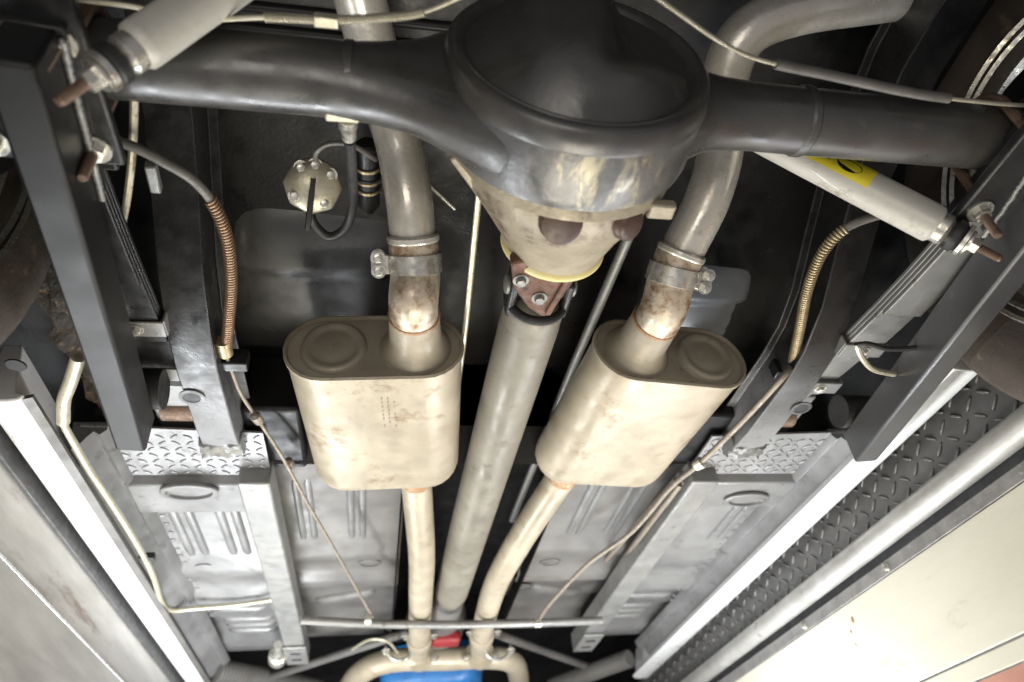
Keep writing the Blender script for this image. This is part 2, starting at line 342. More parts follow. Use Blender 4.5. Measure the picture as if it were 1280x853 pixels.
# tread plate patches
def tread_mesh(name, ln, wd, h, mat):
    mb = MB(); n = 10; rs = []
    for q, z in ((1.0, 0), (.8, -h * .7), (.45, -h)):
        rs.append([V(ln / 2 * q * math.copysign(abs(math.cos(t)) ** 1.2, math.cos(t)), wd / 2 * q * math.sin(t), z) for t in [2 * math.pi * k / n for k in range(n)]])
    mb.rings(rs)
    me = bpy.data.meshes.new(name); me.from_pydata(mb.v, [], mb.f)
    bm = bmesh.new(); bm.from_mesh(me); bmesh.ops.recalc_face_normals(bm, faces=bm.faces); bm.to_mesh(me); bm.free()
    me.shade_smooth(); me.materials.append(mat); return me
TR_S = tread_mesh('tread', .0185, .0058, .0026, TREADSIL)
for s in (-1, 1):
    x0, x1 = (.415, .70); y0, y1 = 1.115, 1.262
    mb = MB(); poly = [V(s * x0, y0, 1.690), V(s * x1, y0 - .02, 1.690), V(s * x1, y1, 1.690), V(s * (x0 - .0), y1, 1.690)]
    mb.prism(poly, (0, 0, .004)); tp = build(mb, 'tread_patch', TREADSIL, ub, label='silver tread plate patch welded into the floor')
    k = 0
    for i in range(13):
        for j in range(7):
            x = x0 + .012 + i * .0225 ; y = y0 + .012 + j * .0205
            if x > x1 - .01 or y > y1 - .008: continue
            share(TR_S, 'tread', tp, (s * x, y, 1.690), (0, 0, R_((42 if (i + j) % 2 else -42) + random.uniform(-3, 3))))
# frame rails: black, stepping up over the axle, hole near the front end
railprof = [(1.145, 1.664), (1.05, 1.656), (.90, 1.656), (.82, 1.664), (.74, 1.690), (.66, 1.735), (.56, 1.79), (.42, 1.825), (.2, 1.83), (-.3, 1.83)]
for s in (-1, 1):
    mb = MB(); hw = .029
    sec = [(-hw, 0), (hw, 0), (hw, .07), (hw + .014, .07), (hw + .014, .074), (-hw - .014, .074), (-hw - .014, .07), (-hw, .07)]
    mb.sweep([V(s * .478, y, z) for y, z in [(1.145, 1.664)] + railprof[1:]], [(a, -b) for a, b in sec])
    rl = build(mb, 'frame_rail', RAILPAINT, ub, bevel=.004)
    c = A(240, 496, z=1.655) if s < 0 else A(1001, 510, z=1.655)
    mb = MB().lathe([(0, .0185), (.002, .0185), (.0025, .013), (.0012, .0125)], c, (0, 0, -1), 24)
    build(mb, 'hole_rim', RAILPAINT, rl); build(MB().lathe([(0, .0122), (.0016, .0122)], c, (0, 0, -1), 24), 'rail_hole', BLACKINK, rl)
    # rumpled end of the rail on the patch
    mb = MB(); rs = []
    for i in range(9):
        y = 1.10 + i * .006
        rs.append([V(s * (.445 + .068 * j / 8), y, 1.664 + .010 * math.sin(i * 1.9 + j * 1.3) * .5 + (.004 if i in (0, 8) else -.004)) for j in range(9)] + [V(s * (.445 + .068 * (8 - j) / 8), y, 1.684) for j in range(9)])
    build(mb.rings(rs), 'rail_weld', SILVER, rl, angle=60)
# inner sill fold and white rocker
for s in (-1, 1):
    mb = MB(); sec = [(.655, 1.700), (.660, 1.684), (.668, 1.676), (.678, 1.682), (.686, 1.672), (.692, 1.660), (.704, 1.648), (.714, 1.70)]
    mb.rings([[V(s * x, y, z) for x, z in sec] for y in (1.10, 1.5, 2.0, 2.45)])
    build(mb, 'inner_sill', SILVER, ub, angle=50)
    wi, wo = (.709, .766) if s < 0 else (.683, .747)
    mb = MB(); ys = (.925, .93, 1.4, 2.0, 2.75) if s < 0 else (.80, .802, 1.4, 2.0, 2.62)
    rs = []
    for y in ys:
        z = 1.622
        rs.append([V(s * wi, y, z + .012), V(s * (wi + .006), y, z + .002), V(s * (wi + .02), y, z), V(s * (wo - .012), y, z), V(s * (wo - .002), y, z + .006), V(s * wo, y, z + .10), V(s * (wi + .03), y, z + .10), V(s * (wi + .012), y, z + .016)])
    build(mb.rings(rs), 'rocker_panel', WHITE, ub, bevel=.003, label='white painted sill bottom')
    if s < 0:
        build(MB().prism([V(-.700, .93, 1.632), V(-.715, .93, 1.627), V(-.715, 2.75, 1.627), V(-.700, 2.75, 1.632)], (0, 0, .006)), 'shaded_sill_flange', SILVER_D, ub)  # grey colour stands in for shade on the white sill's inner edge
        build(MB().lathe([(0, .013), (.002, .012)], A(20, 456, z=1.6215) , (0, 0, -1), 20), 'sill_hole', BLACKINK, ub)
# sound-deadened dirty wheel housing inner wall, near the left sill
mb = MB(); n = 14; rs = []
for i in range(n):
    y = .78 + i * .028
    rs.append([V(-.60 - .1 * j / 7 + .008 * math.sin(3.1 * i + j), y, 1.72 + .02 * math.sin(i * 2.3 + j * 1.7) + j * .004) for j in range(8)])
vs = [p for r in rs for p in r]; fs = [(i * 8 + j, i * 8 + j + 1, i * 8 + j + 9, i * 8 + j + 8) for i in range(n - 1) for j in range(7)]
build(MB().add(vs, fs), 'wheel_housing', UNDERSEAL, ub, angle=80, label='crusty dark underseal in the wheel housing')
# black boxes put in as torque box shadows between rail and floor
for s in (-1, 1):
    mb = MB().box((s * .40, 1.165, 1.765), (.10, .20, .12)); build(mb, 'torque_box_shadow', BLACK, ub, bevel=.008)
# rear floor detail: seams, steps
PLATE = M('lit_black_floor_pressing', (.052, .051, .049), (.075, .073, .070), 5, .33, 0, (.03, .029, .028), .3, 18, spec=1.0, bump=.08, bscale=40)  # paler than the black floor: light on the panel put into the colour
PLATEB = M('lit_blue_grey_pressing', (.11, .114, .122), (.15, .155, .165), 5, .35, 0, (.07, .07, .072), .3, 18, spec=1.0, bump=.08, bscale=40)  # likewise, the blue-grey light on this panel is in its base colour
def zf(y): return 1.968 - .118 * (1 - math.cos(math.pi * min(max((y - .60) / .45, 0), 1))) / 2 - .010
def pressing(x0, x1, ya, yb, mat, fold):
    """pressed floor panel: edges rolled upward into the dark floor, one crisp fold across"""
    n, m = 20, 24; vs = []; fs = []
    for i in range(m + 1):
        for j in range(n + 1):
            u = 2 * j / n - 1; v = 2 * i / m - 1; y = ya + (yb - ya) * i / m; x = x0 + (x1 - x0) * j / n
            z = zf(y) + .020 * abs(u) ** 7 + (.045 * abs(v) ** 5 if v < 0 else .012 * v ** 8) + (.007 if y > fold else 0) + .003 * math.sin(9 * x + 3)
            vs.append(V(x, y, z))
    for i in range(m):
        for j in range(n): fs.append((i * (n + 1) + j, i * (n + 1) + j + 1, (i + 1) * (n + 1) + j + 1, (i + 1) * (n + 1) + j))
    return build(MB().add(vs, fs), 'floor_pressing', mat, ub, angle=45)
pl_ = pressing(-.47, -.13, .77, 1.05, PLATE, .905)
build(MB().box(A(443, 367, z=1.878), (.10, .075, .012)), 'pressing_shadow', BLACK, ub, bevel=.005)  # black box put in as the shadow on the pressing
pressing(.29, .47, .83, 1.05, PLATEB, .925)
for y in (.50, .53): rib(ub, (-.46, y, 1.968), (-.02, y, 1.968), .014, .008, TBAR, 'floor_seam')
for s in (-1, 1): build(MB().box((s * .30, 1.10, 1.845), (.30, .02, .03)), 'floor_step', BLACK, ub, bevel=.006)
# outer wheel well walls
for s in (-1, 1):
    build(MB().box((s * .90, .45, 1.75), (.02, 1.9, .8)), 'wheel_well', BLACK, ub)
build(MB().box((0, -.3, 1.85), (1.8, .02, .35)), 'tail_panel', BLACK, ub)

# ------------------------------------------------------------------ rear axle
AX = V(0, .425, 1.690)
BX = V(-.020, -.004, 0)
ax = empty('rear_axle', AX, 'black banjo rear axle housing with domed back and bare metal pinion nose', 'axle')
mb = MB(); rs = []; n = 40
HZ = [(0, .139), (.04, .134), (.08, .118), (.105, .104), (.13, .088), (.155, .073), (.18, .060), (.205, .050), (.235, .043), (.27, .0385), (.30, .038), (.6, .038)]
def hz(x):
    x = x + .020; x = x * 1.35 if x > 0 else -x
    for (a, p), (b, q) in zip(HZ, HZ[1:]):
        if x <= b:
            t = (x - a) / (b - a); return p + (q - p) * t
    return .038
def hy(x):
    x = abs(x + .020); t = min(max((x - .10) / .12, 0), 1); t = t * t * (3 - 2 * t); return .042 * (1 - t) + .038 * t
for i in range(81):
    x = -.535 + i * 1.07 / 80;  e = 2 + 1.8 * min(max((.16 - abs(x + .02)) / .08, 0), 1)
    a, b = hy(x), hz(x)
    rs.append([AX + V(x, a * math.copysign(abs(math.cos(t)) ** (2 / e), math.cos(t)), b * math.copysign(abs(math.sin(t)) ** (2 / e), math.sin(t))) for t in [2 * math.pi * k / n for k in range(n)]])
hs = build(mb.rings(rs), 'axle_housing', AXLE, ax, angle=60)
# band of the banjo with sealant smears, front and rear flanges
mb = MB().lathe([(-.036, .1400), (-.032, .1415), (.030, .1425), (.040, .1405), (.0405, .10)], AX + BX, (0, 1, 0), 72, caps=False)
build(mb, 'banjo_band', SMEAR, hs, angle=60, label='grey band of the banjo with cream sealant smears')
mb = MB().lathe([(-.046, .118), (-.053, .126), (-.054, .133), (-.049, .1385), (-.040, .1405), (-.030, .1425), (-.026, .1415)], AX + BX, (0, 1, 0), 72, caps=False)
build(mb, 'rear_flange', AXLE, hs, angle=60)
# domed back with an offset bulge and a recessed corner
mb = MB(); rs = []; nr, na = 22, 72
def dome(u, v, r):
    q = r / .120
    h = .060 * (1 - q ** 2.6)
    # lower-right and left relief
    d = (u - .018) * .80 + (v + .028) * .60
    e = (u + .005) * .92 - (v - .01) * .2
    sm = lambda t: 1 / (1 + math.exp(-t))
    rec = sm((u - .022 - .25 * (v + .02)) / .007) * sm((v + .058 - .35 * (u - .03)) / .008) * .036 * (1 - q ** 4)
    rec2 = sm((-u - .075) / .008) * .016 * (1 - q ** 3)
    return max(h - rec - rec2, 0) + .004
for i in range(nr + 1):
    r = .120 * (1 - i / nr) + .0005
    rs.append([AX + BX + V(r * math.cos(t), -.044 - dome(r * math.cos(t), r * math.sin(t), r), r * math.sin(t)) for t in [2 * math.pi * k / na for k in range(na)]])
build(mb.rings(rs, False, True), 'domed_back', AXLE, hs, angle=80)
mb = MB().lathe([(0, .1185), (.004, .122), (.007, .126), (.0075, .1285), (.003, .131)], AX + BX + V(0, -.048, 0), (0, -1, 0), 72, caps=False)
build(mb, 'dome_bead', AXLE, hs, angle=60)
# weld rings on the tubes
for s in (-1, 1):
    build(MB().lathe([(-.006, .0382), (-.003, .0405), (.003, .0405), (.006, .0382)], AX + V(s * .255, 0, 0), (1, 0, 0), 40, caps=False), 'tube_weld', AXLE, hs)
# third member casting
PIN = V(-.006, .603, 1.660)
nose0 = AX + BX + V(0, .038, 0)
mb = MB(); rs = []; n = 48
prof = [(0, .134, .137), (.018, .134, .136), (.022, .118, .124), (.060, .112, .116), (.082, .098, .102), (.10, .088, .090), (.135, .068, .074), (.150, .063, .063)]
for d, a, b in prof:
    t_ = min(1, d / .150); c = nose0 + (PIN - nose0) * t_
    rs.append([c + V(a * math.cos(t) * (1 + .03 * math.cos(6 * t)), 0, b * math.sin(t)) for t in [2 * math.pi * k / n for k in range(n)]])
th = build(mb.rings(rs), 'carrier_casting', CAST, ax, angle=60, label='bare tan carrier casting')
def patch(c, r1, r2, nrm, mat, name, parent, h=.004):
    mb = MB(); nrm = Vector(nrm).normalized(); a = nrm.orthogonal().normalized(); a = (V(1, 0, 0) - nrm * nrm.x).normalized(); b = nrm.cross(a)
    rs = [[Vector(c) + nrm * hh + a * r1 * q * math.cos(t) + b * r2 * q * math.sin(t) for t in [2 * math.pi * k / 20 for k in range(20)]] for q, hh in ((1, -h), (.92, h * .6), (.6, h), (.01, h))]
    return build(mb.rings(rs), name, mat, parent, angle=60)
for px, py, r1 in ((702, 279, .024), (787, 281, .018)):  # dark brown discs on the casting, one at each pocket
    patch(A(px, py, z=1.560 if px < 750 else 1.572), r1, .026 if px < 750 else .020, (.0 if px < 750 else .6, -.25, -1), DARKHOLE, 'brown_pocket', th, .007)
mb = MB().box(A(826, 262, y=.48), (.03, .02, .012)); build(mb, 'casting_lug', CAST, th, bevel=.003)
# ribs on the casting
for s in (-1, 1):
    p0 = nose0 + V(s * .124, .02, -.035); p1 = PIN + V(s * .056, -.02, -.02)
    build(MB().bar(p0, p1, .012, .018), 'casting_rib', CAST, th, bevel=.004)
mb = MB().lathe([(-.002, .0635), (.002, .0665), (.007, .0665), (.010, .063), (.010, .050)], PIN, (0, 1, 0), 48, caps=False)
build(mb, 'pinion_seal', YELLOWEDGE, ax, angle=50, label='yellow smeared pinion seal edge')
mb = MB().lathe([(0, .055), (.012, .05), (.016, .03)], PIN, (0, 1, 0), 32)
build(mb, 'pinion_flange', RUST, ax)
for q in (-1, 1):
    for xx in (.495, .555):
        pts = [V(q * xx, AX.y + .046 * math.cos(R_(t)), AX.z + .046 * math.sin(R_(t))) for t in range(-10, 191, 20)]
        pts = [V(q * xx, AX.y + .046, 1.62)] + pts + [V(q * xx, AX.y - .046, 1.62)]
        build(MB().tube(pts, .0062, 10), 'u_bolt', RUSTBOLT, ax)
# shock / spring seats at the tube ends
for s in (-1, 1):
    build(MB().box((s * .53, .445, 1.655), (.075, .17, .014)), 'spring_seat', RAIL, ax, bevel=.003)
    build(MB().lathe([(0, .045), (.05, .05), (.07, .12), (.085, .13), (.10, .13)], AX + V(s * .53, 0, 0), (s, 0, 0), 40), 'backing_plate', BLACK, ax)

# ------------------------------------------------------------------ driveshaft
D0 = V(-.006, .668, 1.664); D1 = V(-.020, 1.75, 1.680)
ds = empty('driveshaft', D0, 'dull grey tubular driveshaft with rusty yoke running up the tunnel', 'driveshaft')
dax = (D1 - D0).normalized(); dx = V(1, 0, 0); dn = dax.cross(dx).normalized()
if dn.z > 0: dn = -dn
# flange yoke on the axle side: rusty V-shaped ear with two cap bolts, and its twin above
zy = 1.608
poly = [A(px, py, z=zy) for px, py in ((638, 330), (668, 322), (722, 340), (716, 356), (700, 378), (688, 396), (676, 397), (660, 386), (642, 362))]
ye = build(MB().prism(poly, (0, 0, .020)), 'yoke_ear', RUST, ds, bevel=.004)
for px, py in ((651, 350), (674, 372)):
    build(MB().bolt(A(px, py, z=zy), (0, 0, -1), .0065, .008), 'cap_bolt', GREYSTEEL, ye)
build(MB().bar(A(716, 338, z=zy - .001), A(684, 392, z=zy - .001), .008, .008), 'ear_rim', RUST, ye, bevel=.002)
build(MB().prism([p + V(0, 0, .06) for p in poly], (0, 0, .020)), 'yoke_ear', RUST, ds, bevel=.004)
build(MB().lathe([(-.02, .034), (.0, .036), (.025, .034)], PIN + V(0, .03, 0), (0, 1, 0), 28), 'yoke_hub', RUST, ds)
build(MB().lathe([(-.043, .013), (-.040, .0165), (.040, .0165), (.043, .013)], D0 + dax * .022, dx, 24), 'universal_joint_cross', RUBBER, ds)
build(MB().lathe([(-.034, .016), (.034, .016)], D0 + dax * .022, dn, 20), 'joint_trunnion', GREYSTEEL, ds)
build(MB().lathe([(.040, .020), (.048, .034), (.058, .0405), (.066, .0425), (.092, .0425)], D0, dax, 40), 'weld_yoke', SHAFT, ds)
tor = [(.052 + .0065 * math.sin(t), .0385 + .0065 * math.cos(t)) for t in [2 * math.pi * k / 10 for k in range(11)]]
build(MB().lathe(tor, D0, dax, 40, caps=False), 'joint_seal', RUBBER, ds, angle=80)
for q in (-1, 1):
    c = D0 + dx * q * .037 + dax * .035
    je = build(MB().bar(c - dax * .034, c + dax * .034, .013, .040, dx), 'joint_ear', RAIL, ds, bevel=.005)
    build(MB().lathe([(0, .014), (.004, .014), (.006, .011)], D0 + dax * .022 + dx * q * .043, dx * q, 20), 'bearing_cap', GREYSTEEL, je)
build(MB().lathe([(.090, .0425), (.098, .0435), (.30, .0435), (.80, .0435), (1.20, .0435), (1.24, .036), (1.3, .030)], D0, dax, 48), 'shaft_tube', SHAFT, ds)
# gearbox tail
single(MB().lathe([(0, .033), (.03, .043), (.08, .046), (.2, .055), (.30, .08), (.5, .10)], D0 + dax * 1.24 + V(0, 0, .0), dax + V(0, 0, .16), 40), 'gearbox', SILVER_D, 'grey gearbox tail housing behind the front exhaust pipes', 'gearbox')

# ------------------------------------------------------------------ mufflers
def stadium(w_, h_, n=12):
    r = h_ / 2; c = w_ / 2 - r; out = []
    for i in range(n + 1): t = -math.pi / 2 + math.pi * i / n; out.append((c + r * math.cos(t), r * math.sin(t)))
    for i in range(n + 1): t = math.pi / 2 + math.pi * i / n; out.append((-c + r * math.cos(t), r * math.sin(t)))
    return out
def muffler(p0, p1, label, side):
    """p0 near end, p1 far end, both centres; side = +1 when the pipes sit towards +x"""
    p0 = Vector(p0); p1 = Vector(p1); t = (p1 - p0).normalized(); sx = t.cross(V(0, 0, 1)).normalized(); up = sx.cross(t); L_ = (p1 - p0).length
    root = empty('muffler', (p0 + p1) / 2, label, 'muffler', 'pair of oval mufflers')
    W, H = .262, .118
    def ring(u, k=0.0, kk=1.0):
        return [p0 + t * u + sx * a + up * b for a, b in stadium((W - 2 * k) * kk, (H - 2 * k) * kk)]
    mb = MB().rings([ring(.006, .004), ring(.000, .0015), ring(.002, -.0022), ring(.009, -.0022), ring(.0115, .001), ring(.05, .001), ring(L_ - .034, .001), ring(L_ - .020, .0035), ring(L_ - .010, .008), ring(L_ - .003, .016), ring(L_, .028)], cap0=False)
    sh = build(mb, 'shell', MUF, root, angle=50)
    mb = MB().rings([ring(.007, .0035), ring(.005, .012), ring(.006, .02)], cap1=True, cap0=False); build(mb, 'end_cap', MUFCAP, root, angle=40)
    c = p0 - t * -.004 - sx * side * .060
    mb = MB().lathe([(-.004, .050), (.006, .046), (.0085, .041), (.006, .035), (.004, .031), (.006, .026), (.0065, .001)], c, -t, 40, caps=False); build(mb, 'embossed_ring', MUFCAP, root, angle=60)
    o = p0 + sx * side * .060
    mb = MB().lathe([(-.006, .054), (.010, .045), (.022, .0385), (.055, .0365), (.070, .0360)], o, -t, 40, caps=False); build(mb, 'outlet_neck', MUFCAP, root, angle=60)
    i_ = p1 + sx * side * .050
    mb = MB().lathe([(-.016, .040), (.008, .034), (.030, .0315)], i_, t, 40, caps=False); build(mb, 'inlet_neck', HOT, root, angle=60)
    if side > 0:      # stamped lettering worn to broken strokes
        st = MB()
        for i in range(3):
            for j in range(9):
                if random.random() < .25: continue
                st.box(p0 + t * (.055 + j * .011) + sx * (.008 + i * .009) - up * (H / 2 - .0008), (.0022, .005 + random.random() * .004, .0008))
        build(st, 'stamped_marks', STAMP, sh)
    return root, o - t * .05, i_ + t * .01, -t, t
ml, oL, iL, tL, fL = muffler((-.226, .851, 1.680), (-.198, 1.215, 1.680), 'dusty beige oval muffler left of the driveshaft, hanging below the axle', 1)
mr, oR, iR, tR, fR = muffler((.240, .848, 1.680), (.200, 1.205, 1.680), 'beige oval muffler right of the driveshaft, with rusty inlet neck', -1)

# ------------------------------------------------------------------ tailpipes (over the axle) and front pipes
def tailpipe(o, t, pix, label, clamp_px, dirc, group='tailpipes rising over the axle'):
    pts = [o, o + t * .05] + [A(px, py, z=z) for px, py, z in pix]
    path = spline(pts, 10)
    root = empty('tailpipe', o, label, 'tailpipe', group)
    build(MB().tube(path[8:], .0318, 32), 'pipe', PIPE, root, angle=60)
    # heat-stained cuff over the joint
    k = [p for p in path if (p - o).length < .135]
    build(MB().tube(k, [.0345] * len(k), 32, caps=False), 'cuff', HOT, root, angle=60)
    e = k[-1]; tt = (k[-1] - k[-3]).normalized()
    build(MB().lathe([(-.006, .034), (-.003, .0362), (.003, .0362), (.006, .034)], e, tt, 32, caps=False), 'cuff_bead', PIPE, root)
    build(MB().lathe([(-.004, .0345), (-.002, .037), (.003, .0375), (.006, .0345)], o + t * .018, t, 32, caps=False), 'weld_bead', RUSTWELD, root)
    c = k[-5]; tt = (k[-4] - k[-6]).normalized(); out = (V(dirc, 0, 0) - tt * tt.x * dirc).normalized(); nn = tt.cross(out)
    cl = build(MB().lathe([(-.014, .0350), (-.013, .0372), (.013, .0372), (.014, .0350)], c, tt, 32, caps=False), 'clamp_band', ZINC, root)
    for sgn in (-1, 1):
        build(MB().box(c + out * .048 + nn * sgn * .007, (.024, .0035, .026), Matrix((out, nn, tt)).transposed()), 'clamp_lug', ZINC, cl, bevel=.001)
    for u in (-.008, .010):
        q = c + out * .050 + tt * u
        build(MB().lathe([(-.020, .0035), (.024, .0035)], q, nn, 12), 'clamp_bolt', ZINC, cl); build(MB().bolt(q + nn * .010, nn, .0065, .008), 'clamp_nut', ZINC, cl)
        build(MB().bolt(q - nn * .010, -nn, .0065, .008), 'clamp_nut', ZINC, cl)
    return root
tailpipe(oL, tL, [(519, 335, 1.715), (512, 255, 1.765), (500, 185, 1.82), (478, 110, 1.86), (458, 30, 1.885), (440, -40, 1.89)], 'bright steel tailpipe with rusty cuff, clamped to the left muffler', (470, 330), -1)
tailpipe(oR, tR, [(845, 330, 1.715), (884, 250, 1.765), (902, 180, 1.82), (905, 105, 1.86), (930, 45, 1.885), (995, 14, 1.90), (1130, -6, 1.91)], 'bright steel tailpipe bending outwards over the axle behind the right muffler', (885, 360), 1)
def frontpipe(i_, t, pix, label):
    pts = [i_, i_ + t * .05] + [A(px, py, z=z) for px, py, z in pix]; path = spline(pts, 10)
    root = empty('front_exhaust_pipe', i_, label, 'exhaust pipe', 'front exhaust pipes')
    build(MB().tube(path, .0300, 32), 'pipe', MUF, root, angle=60)
    e = A(*pix[-2][:2], z=pix[-2][2]); tt = (path[-4] - path[-14]).normalized()
    build(MB().lathe([(-.02, .031), (-.018, .0355), (.018, .0355), (.02, .031)], e, tt, 32, caps=False), 'slip_collar', MUF, root)
    build(MB().lathe([(-.016, .030), (-.010, .0325), (.006, .0330), (.012, .0315), (.018, .030)], i_ + t * .026, t, 32, caps=False), 'weld_bead', RUSTWELD, root)
    for sg in (-1, 1): build(MB().bolt(e + V(sg * .04, -.05, -.004), (0, 0, -1), .007, .010), 'clamp_nut', ZINC, root)
frontpipe(iL, fL, [(527, 690, 1.66), (526, 745, 1.655), (524, 800, 1.65), (523, 822, 1.65)], 'straight cream exhaust pipe running forward from the left muffler')
frontpipe(iR, fR, [(652, 672, 1.66), (618, 735, 1.655), (602, 795, 1.65), (600, 822, 1.65)], 'bent cream exhaust pipe running forward from the right muffler')

# ------------------------------------------------------------------ front of the bay: crossover, oil pan
xo = empty('exhaust_crossover', A(560, 835, z=1.64), 'cream exhaust crossover pipe joining the two front pipes', 'exhaust pipe')
build(MB().tube(spline([A(430, 870, z=1.63), A(450, 842, z=1.63), A(490, 826, z=1.64), A(560, 824, z=1.645), A(600, 822, z=1.645), A(636, 826, z=1.64), A(648, 845, z=1.63), A(650, 900, z=1.62)], 8), .034, 28), 'pipe', MUF, xo, angle=60)
for px, py in ((524, 820), (600, 818)):
    build(MB().lathe([(-.012, .032), (-.010, .044), (.010, .044), (.012, .032)], A(px, py, z=1.648), (0, 1, 0), 32), 'flange', MUF, xo)
    for sg in (-1, 1): build(MB().bolt(A(px, py, z=1.648) + V(sg * .045, -.012, -.012), (0, -1, 0), .008, .012), 'flange_bolt', ZINC, xo)
for px, py, q in ((500, 812, -1), (622, 812, 1)):
    c = A(px, py, z=1.635)
    cb = build(MB().tube([c + V(.040 * math.cos(R_(t)), 0, -.040 * math.sin(R_(t)) + .01) for t in range(0, 181, 15)], .005, 10), 'pipe_clamp', ZINC, xo)
    for e in (-.040, .040): build(MB().bolt(c + V(e, 0, -.002), (0, -.3, -1), .008, .012), 'clamp_nut', ZINC, cb)
single(MB().tube(spline([A(440, 812, z=1.66), A(462, 800, z=1.65), A(484, 802, z=1.645), A(497, 816, z=1.64)], 8), .004, 8), 'sensor_wire', LINE, 'pale wire looping to the crossover clamp beside the left front pipe', 'wire')
mb = MB(); rs = []
c = A(546, 842, z=1.60) + V(0, .235, .02)
for dz, k in ((.10, 1.05), (.03, 1.03), (.0, 1.0), (-.02, .94), (-.03, .82)):
    rs.append([c + V(.165 * k * math.copysign(abs(math.cos(t)) ** .6, math.cos(t)), .14 * k * math.copysign(abs(math.sin(t)) ** .7, math.sin(t)) + .02 * math.cos(3 * t), dz) for t in [2 * math.pi * i / 40 for i in range(40)]])
single(MB().rings(rs), 'oil_pan', BLUE, 'blue painted oil pan beyond the exhaust crossover', 'oil pan', angle=50)
mb = MB().box(A(557, 799, z=1.66), (.085, .06, .035)); single(mb, 'red_cover', RED, 'small red painted cover between the two front pipes', 'cover', bevel=.01)
# dark engine bay above everything at the front
eng = empty('engine', (0, 2.9, 1.75), 'dark underside of the engine bay beyond the floor pan', 'engine')
build(MB().box((0, 3.1, 1.92), (2.4, 1.9, .03)), 'bay_shroud', BLACK, eng)
for q in (-1, 1): build(MB().box((q * .82, 2.6, 1.80), (.02, 1.9, .26)), 'inner_fender', BLACK, eng)
build(MB().box((0, 3.5, 1.70), (2.4, .05, .6)), 'front_panel', BLACK, eng)
build(MB().box((-.02, 2.65, 1.82), (.34, .6, .18)), 'engine_block', BLACK, eng, bevel=.02)
# crossmember struts and steering rods near the front
for i, (a, b, r, lab) in enumerate((((340, 846, 1.67), (512, 790, 1.68), .012, 'grey rod slanting beside the left front pipe'), ((612, 790, 1.69), (742, 836, 1.68), .013, 'grey rod slanting beside the right front pipe'))):
    single(MB().tube([A(a[0], a[1], z=a[2]), A(b[0], b[1], z=b[2])], r, 14), 'steering_rod', SILVER_D, lab, 'rod', 'steering rods')
# ribbed conduit in the front corners
def conduit(p0, p1, r, label):
    p0 = Vector(p0); p1 = Vector(p1); L_ = (p1 - p0).length; n = int(L_ / .012); prof = []
    for i in range(n):
        prof += [(i * .012, r * .86), (i * .012 + .003, r), (i * .012 + .008, r), (i * .012 + .011, r * .86)]
    single(MB().lathe(prof, p0, p1 - p0, 24), 'ribbed_conduit', SILVER_D, label, 'conduit', 'ribbed conduits in the front corners')
conduit(A(270, 838, z=1.67), A(400, 862, z=1.67), .035, 'grey ribbed conduit by the left floor corner')
conduit(A(690, 858, z=1.66), A(790, 822, z=1.66), .030, 'grey ribbed conduit by the right floor corner')
single(MB().lathe([(-.02, .020), (-.015, .026), (.015, .026), (.02, .020), (.05, .012), (.09, .012)], A(347, 822, z=1.65), (.1, -1, .1), 24), 'fuel_valve', ZINC, 'small shiny fitting beside the left connector tube', 'fitting')

# ------------------------------------------------------------------ subframe connectors and cross rod
for s, lab in ((-1, 'grey square tube frame connector under the left floor'), (1, 'grey square tube frame connector under the right floor')):
    root = empty('frame_connector', (s * .44, 1.8, 1.67), lab, 'frame tube', 'frame connector tubes')
    build(MB().bar((s * .44, 1.235, 1.682), (s * .44, 2.36, 1.682), .058, .052), 'tube', GREYSTEEL, root, bevel=.004)
    build(MB().box((s * .44, 2.27, 1.651), (.064, .16, .008)), 'end_plate', GREYSTEEL, root, bevel=.003)
    for dy in (-.03, .03): build(MB().box((s * .44, 2.27 + dy, 1.6465), (.028, .010, .002)), 'slot', BLACKINK, root)
rod = empty('cross_rod', (0, 2.0, 1.64), 'thin grey rod crossing under both front exhaust pipes', 'rod')
build(MB().tube(spline([A(376, 775, z=1.612), A(470, 780, z=1.612), A(565, 781, z=1.612), A(660, 779, z=1.612), A(752, 776, z=1.625)], 6), .0105, 16), 'bar', GREYSTEEL, rod, angle=60)
for px, py in ((460, 772), (672, 776)):
    build(MB().lathe([(-.008, .0125), (.008, .0125)], A(px, py + 3, z=1.612), (1, 0, 0), 16), 'clip', ZINC, rod)

